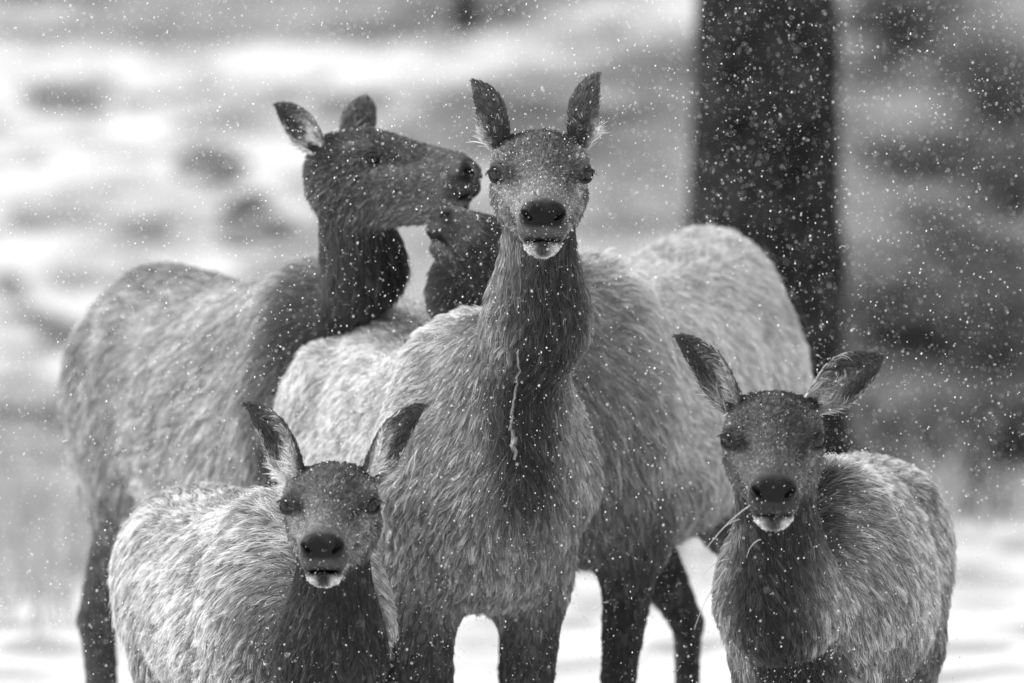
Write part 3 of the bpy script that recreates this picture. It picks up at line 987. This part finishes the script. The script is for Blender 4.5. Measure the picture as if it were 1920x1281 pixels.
def shrub(loc, w, h, label, group, seed, mat, nl=900, ls=.05, name='shrub'):
    rs = np.random.RandomState(seed)
    e = empty(name, loc)
    tag(e, label, 'shrub', group)
    stems, cs = [], []
    for k in range(16):
        a = rs.uniform(0, 6.28); rr = rs.uniform(.2, 1) * w * .5
        tip = np.array([math.cos(a) * rr, math.sin(a) * rr, h * rs.uniform(.55, 1) * (1 - .35 * (rr / (w * .5)) ** 2)])
        pts = np.array([tip * t + np.array([0, 0, .15 * h * math.sin(t * 3.14)]) + rs.normal(size=3) * .03 * w * t for t in np.linspace(0, 1, 5)])
        pts[0, 2] -= .05
        stems.append(tube(pts, np.linspace(.02, .005, 5) * max(w, .6), 5))
        for t in (2, 3, 4):
            cs.append(pts[t] + rs.normal(size=(max(nl // 48, 4), 3)) * [w * .12, w * .12, h * .11])
    V, F = merge(stems)
    st = mesh_np('stems', V, F, M_TWIG); st.parent = e
    c = np.concatenate(cs)
    c[:, 2] = np.maximum(c[:, 2], .03)
    V, F = leaf_cloud(c, ls, rs)
    fo = mesh_np('foliage', V, F, mat, smooth_shade=False); fo.parent = e; fo['kind'] = 'stuff'
    return e


def rock(loc, r, label, group, seed):
    rs = np.random.RandomState(seed)
    u, v = np.meshgrid(np.linspace(0, 2 * math.pi, 29)[:-1], np.linspace(0.001, math.pi - .001, 15), indexing='ij')
    sp = np.stack([np.cos(u) * np.sin(v), np.sin(u) * np.sin(v), np.cos(v)], -1).reshape(-1, 3)
    d = 1 + .16 * noise(sp + seed, .6, 0) + .07 * noise(sp + seed, .22, 1)
    # facets
    for k in range(7):
        pn = nrm(rs.normal(size=3)); pd = rs.uniform(.6, .85)
        pr = (sp * d[:, None]) @ pn
        d = np.where(pr > pd, d * pd / pr * .98, d)
    V = sp * d[:, None] * r
    nu, nv_ = 28, 15
    i, j = np.meshgrid(np.arange(nu), np.arange(nv_ - 1), indexing='ij')
    F = np.stack([i * nv_ + j, i * nv_ + j + 1, ((i + 1) % nu) * nv_ + j + 1, ((i + 1) % nu) * nv_ + j], -1).reshape(-1, 4)
    o = mesh_np('boulder', V, F, M_ROCK)
    o.location = loc
    tag(o, label, 'rock', group)
    return o


# the big trunk
bt = hit(1424, 985)
pine((bt[0], bt[1], float(ground(bt[0], bt[1]))), 142.0 / FPX * (bt[1] - CAM_Y), 17.0,
     'thick dark pine trunk rising out of the picture behind the right hand elk', None, 5)

# far trees along the top
for k, (px, py, r, lab) in enumerate([(872, 58, .085, 'far dark tree stump-like trunk at the top of the snow slope, near the middle'),
                                      ]):
    p = hit(px, py)
    pine((p[0], p[1], p[2]), r, 9.0, 'far slender dark pine at the top of the white slope, above the centre elk', None, 20 + k, crown_from=2.2)

# rocks and brush on the slope (things one can point at)
G1 = 'dark boulders scattered on the snowy slope'
for k, (px, py, rr, sx, sz, lab) in enumerate([
        (385, 330, .17, 1.2, .6, 'dark boulder above the back of the left elk, nearest to its raised rump side'),
        (425, 312, .13, 1.4, .5, 'smaller dark boulder touching the upper boulder above the left elk'),
        (455, 440, .17, 1.5, .6, 'long dark boulder just over the back of the left elk'),
        (505, 420, .15, 1.2, .8, 'dark upright boulder beside the long one, left of the elk neck'),
        (430, 462, .10, 1.6, .5, 'small flat boulder at the lower left foot of the long one'),
        (262, 445, .11, 1.9, .4, 'low flat grey boulder in the snow above the rump of the left elk'),
        (140, 205, .14, 2.0, .4, 'long low grey boulder near the upper left corner of the slope')]):
    p = hit(px, py)
    k_ = (p[1] - CAM_Y) / 40
    o = rock((p[0], p[1], p[2] + rr * .02), np.array([sx, 1.0, sz]) * rr * k_, lab, G1, 40 + k)

G2 = 'dark bushes on the slope behind the right elk'
for k, (px, py, w, h, lab, mt) in enumerate([
        (1800, 955, .95, .75, 'dark low bush where the snow meets the brush, right of the trunk', M_LEAF),
        (1700, 935, .8, .65, 'dark bush right beside the foot of the thick trunk', M_LEAF),
        (1905, 900, 1.0, .7, 'dark bush cut by the right edge of the picture, lowest there', M_LEAF),
        (1870, 700, 1.0, .8, 'dark bush halfway up the right edge of the picture', M_LEAF),
        (1660, 640, .8, .6, 'grey bush close to the right side of the trunk', M_SAGE),
        (1730, 640, .8, .5, 'pale grey sage bush between the trunk and the right edge', M_SAGE),
        (1790, 560, 1.1, .6, 'dark bush above the pale sage bush', M_LEAF),
        (1885, 265, 1.2, 1.0, 'tall dark bush near the upper right corner', M_LEAF),
        (1700, 90, 1.3, .6, 'dark bush at the top of the picture right of the trunk', M_LEAF),
        (1765, 330, 1.0, .35, 'low dark bush in the middle of the pale right hand slope', M_LEAF),
        (1905, 410, 1.0, .6, 'dark bush at the right edge under the tall one', M_LEAF)]):
    p = hit(px, py)
    k_ = (p[1] - CAM_Y) / 40
    shrub((p[0], p[1], p[2] - .02), w * k_, h * k_, lab, G2, 60 + k, mt, nl=1500, ls=.045)

# blurred dry grass: foot of the slope
def grass(name, spots, seed, mat, label):
    rs = np.random.RandomState(seed)
    Vs, Fs, n = [], [], 0
    for (cx, cy, rx, ry, cnt, h) in spots:
        for _ in range(cnt):
            p = hit(cx + rs.normal() * rx, cy + rs.normal() * ry)
            hh = h * rs.uniform(.5, 1.2); w = .008
            a = rs.uniform(0, 6.28); dx = np.array([math.cos(a), math.sin(a), 0]); ln = rs.normal(size=3) * .35 * hh
            ln[2] = 0
            m1 = p + np.array([0, 0, hh * .55]) + ln * .3; m2 = p + np.array([0, 0, hh]) + ln
            Vs += [p - dx * w, p + dx * w, m1 - dx * w * .8, m1 + dx * w * .8, m2 - dx * w * .2, m2 + dx * w * .2]
            Fs += [[n, n + 1, n + 3, n + 2], [n + 2, n + 3, n + 5, n + 4]]
            n += 6
    o = mesh_np(name, np.array(Vs), np.array(Fs), mat, smooth_shade=False)
    tag(o, label, 'grass', kind='stuff')


grass('dry_grass', [(50, 1060, 80, 50, 620, .42), (200, 1010, 50, 25, 140, .3), (1765, 975, 22, 10, 90, .42), (1890, 965, 40, 14, 120, .28), (1240, 1060, 60, 25, 120, .22)], 9, M_STRAW,
      'pale dry grass sticking out of the snow at the foot of the slope')

# ------------------------------------------------------------------ the herd
def at3(px, py, Y): return at(px, py, Y)


def greys(strip, side, body, belly, ridge, rump, shoulder, thigh, leg, neck, neck2, chest, crown, face, cheek, muzzle, bridge, nose=.014, chin=.6, ear=.06, **kw):
    return dict(strip=strip, side=side, mouth=kw.get('mouth', .0012), muz=kw.get('muz', 1.0), body=body, belly=belly, ridge=ridge, rump=rump, shoulder=shoulder, thigh=thigh, leg=leg, neck=neck, neck2=neck2, chest=chest,
                crown=crown, face=face, cheek=cheek, muzzle=muzzle, bridge=bridge, nose=nose, chin=chin, ear=ear)


ELK = {}
# centre, facing the camera
w = at(895, 578, .25)
ELK['B'] = build_elk(dict(
    seed=11, s=.98, zs=.965, deep=-.03, tilt=.060, sag=.05, withers=(w[0], w[1]), head_dir=(.28, -.96), wide=.84, legw=.88, label='tall elk in the middle facing the camera with upright dark ears and a frosty neck',
    g=greys(.042, .30, .58, .50, .60, .66, .50, .5, .075, .05, .08, .24, .060, .16, .24, .23, .13, ear=.075),
    fl=.027, nfl=.024, chest_r=.12, dens=120000., face=(.02, -1, -.30), eye_mid=at(1014, 326, -.42), hs=.95,
    neck_mid=at(1008, 600, -.12), neck_r=(.076, .078, .11), neck_base=(1.16, 0, 1.08), strip_w=.078, strip_z=.92,
    ears=[(at(1124, 140, -.30), 0, (.7, .65, -.3), .090, 1.0), (at(884, 153, -.30), 0, (-.7, .65, -.3), .090, 1.0)], ear_sides=(1, -1),
    ear_in=.08, ear_pale=.75))

# left, in profile
w = at(612, 505, 1.25)
ELK['A'] = build_elk(dict(
    seed=21, s=.98, zs=1.045, withers=(w[0], w[1]), head_dir=(.50, -.87), label='dark necked elk behind at the left with its head in profile to the right',
    g=greys(.038, .10, .42, .68, .24, .24, .34, .28, .10, .045, .045, .11, .075, .12, .22, .15, .11, ear=.09, chin=.22, mouth=0, muz=1.28),
    fl=.040, nfl=.03, dens=40000., face=(.92, -.38, -.03), eye_mid=at(722, 300, .62), hs=.92,
    neck_mid=at(684, 500, .75), neck_r=(.078, .058, .08), neck_base=(1.02, 0, 1.0), strip_w=.07,
    ears=[(at(688, 182, .80), 0, (-.1, 1, 0), .080, 1.0), (at(516, 198, .60), 0, (-.3, -.8, -.5), .08, 1.0)], ear_sides=(1, -1),
    ear_in=.08, ear_pale=.5))

# right, behind, head hidden behind the centre elk
w = at(1085, 500, 1.0)
ELK['C'] = build_elk(dict(
    seed=31, s=.98, zs=1.05, tilt=.08, deep=-.03, legw=.78, fore={-1: (0, -.06), 1: (0, .0)}, hind={1: (.12, .13), -1: (.08, .07)}, withers=(w[0], w[1]), head_dir=(-.37, -.93), label='large pale backed elk behind on the right, its head mostly hidden by the centre elk',
    g=greys(.05, .28, .58, .18, .66, .7, .42, .50, .06, .05, .06, .10, .05, 0.06, .07, .17, .08, ear=.06, chin=.16, nose=.05),
    fl=.038, nfl=.028, dens=50000., face=(-.76, -.45, .42), eye_mid=at(956, 458, .50), hs=.82,
    neck_mid=at(902, 548, .66), neck_r=(.076, .084, .12), neck_base=(1.14, 0, 1.12),
    ears=[(at(1010, 400, .95), 0, (.3, -1, 0), .08, 1.0), (at(990, 395, .8), 0, (-.3, -1, 0), .08, 1.0)], ear_sides=(1, -1),
    ear_in=.06, ear_pale=.5))

# front left, young
w = at(543, 975, -.25)
ELK['D'] = build_elk(dict(
    seed=41, cv=.36, fw=.85, eye_up=.22, s=.72, zs=.685, withers=(w[0], w[1]), head_dir=(.34, -.94), label='young elk in front on the left with slightly open mouth and spread ears',
    g=greys(.035, .45, .52, .55, .42, .42, .52, .42, .15, .035, .045, .40, .085, .12, .22, .18, .13, ear=.05, mouth=.0042),
    fl=.037, nfl=.020, dens=160000., face=(-.05, -1, -.27), eye_mid=at(618, 948, -.85), hs=.88, wide=1.10,
    neck_mid=at(624, 1230, -.70), neck_r=(.074, .074, .105), neck_base=(1.20, 0, .96), strip_w=.088, strip_torso=0., strip_z=.3,
    ears=[(at(797, 762, -.70), 0, (.25, -.65, -.72), .092, 1.0), (at(459, 758, -.70), 0, (-.25, -.65, -.72), .092, 1.0)], ear_sides=(1, -1),
    ear_in=.07, ear_pale=.75, cell=.016, clump=.8, rootdark=.18))

# front right, young
w = at(1535, 890, -.25)
ELK['E'] = build_elk(dict(
    seed=51, cv=.36, fw=.85, eye_up=.34, lid=.92, s=.765, zs=.735, withers=(w[0], w[1]), head_dir=(-.19, -.98), label='young elk in front on the right with dark face, dark throat and wide ears',
    g=greys(.028, .34, .40, .24, .58, .40, .36, .36, .12, .05, .06, .10, .055, .085, .13, .11, .08, ear=.07),
    fl=.031, nfl=.020, dens=160000., face=(-.04, -1, -.36), eye_mid=at(1450, 826, -.85), hs=.92, wide=.99,
    neck_mid=at(1464, 1130, -.66), neck_r=(.080, .086, .115), neck_base=(1.18, 0, .98), strip_w=.088, strip_z=.3,
    ears=[(at(1656, 668, -.72), 0, (.2, -1, -.1), .098, .75), (at(1267, 632, -.72), 0, (-.35, -.72, -.6), .092, .95)], ear_sides=(1, -1),
    ear_in=.06, ear_pale=.36, cell=.014, clump=.75, rootdark=.2))

def surf_at(e, px, py):
    X, Y = project(e['V'])
    d = np.hypot(X - px, Y - py)
    m = np.nonzero(d < 14)[0]
    return e['V'][m[np.argmin(e['V'][m, 1] + d[m] * .002)]].copy()


# a rope of frozen drool on the neck of the centre elk
rs = np.random.RandomState(3)
pts, rad = [], []
for t in np.linspace(0, 1, 34):
    px = 969 + 5 * math.sin(t * 7) - 6 * t + rs.normal() * 2.0
    p = surf_at(ELK['B'], px, 655 + 205 * t)
    p[0] = (px - 960) / FPX * (p[1] - CAM_Y)
    pts.append(p); rad.append(.0012 + .0014 * rs.uniform() + .004 * math.exp(-((t - .82) / .12) ** 2))
pts = np.array(pts)
pts[:, 1] = np.convolve(np.pad(pts[:, 1], 3, 'edge'), np.ones(7) / 7, 'valid') - .020
Vd, Fd = tube(pts, np.array(rad), 9, .35, rs)
do = mesh_np('frozen_drool', ELK['B']['local'](Vd), Fd, M_DROOL)
do.parent = ELK['B']['root']

# dry stalks caught in the coat of the young elk on the right
for k, (x0, y0, x1, y1, lab) in enumerate([
        (1392, 950, 1317, 1040, 'long dry grass stalk at the left cheek of the right young elk, the upper one'),
        (1372, 972, 1340, 1012, 'short dry grass stalk just under the cheek of the right young elk'),
        (1352, 1045, 1320, 1078, 'short dry grass stalk on the left chest edge of the right young elk'),
        (1348, 1060, 1303, 1176, 'longest dry grass stalk hanging down left of the right young elk'),
        (1424, 1012, 1400, 1046, 'short pale grass stalk under the chin of the right young elk')]):
    try:
        a = surf_at(ELK['E'], x0, y0)
    except ValueError:
        a = at(x0, y0, -.62)
    a[1] -= .025
    bq = at(x1, y1, a[1] - .05)
    mid = (a + bq) / 2 + np.array([-.008, 0, .012])
    P_ = [a * (1 - t) ** 2 + 2 * mid * t * (1 - t) + bq * t * t for t in np.linspace(0, 1, 9)]
    Vd, Fd = tube(P_, np.linspace(.0012, .0005, 9), 6)
    c0 = Vd.mean(0)
    o = mesh_np('grass_stalk', Vd - c0, Fd, M_STRAW)
    o.location = c0
    tag(o, lab, 'grass stalk', 'dry stalks caught in the coat')

# ------------------------------------------------------------------ falling snow
rs = np.random.RandomState(77)
def cloud(n, d0, d1):
    dd = (rs.uniform(size=n) * (d1 ** 3 - d0 ** 3) + d0 ** 3) ** (1 / 3)
    return np.stack([(rs.uniform(-1.25, 1.25, n)) * 960 / FPX * dd, CAM_Y + dd, CAM_Z - dd * math.tan(PITCH) + rs.uniform(-1.25, 1.25, n) * 640 / FPX * dd], -1)


C = np.concatenate([cloud(330, 8.5, 11.8), cloud(50000, 11.8, 15.5), cloud(24000, 15.5, 36)])
C = C[C[:, 2] > .05]
fs = flakes('falling_snow', C, .0005, .0020, rs)
fs['label'] = 'snowflakes falling through the air around the elk'
fs['category'] = 'snow'
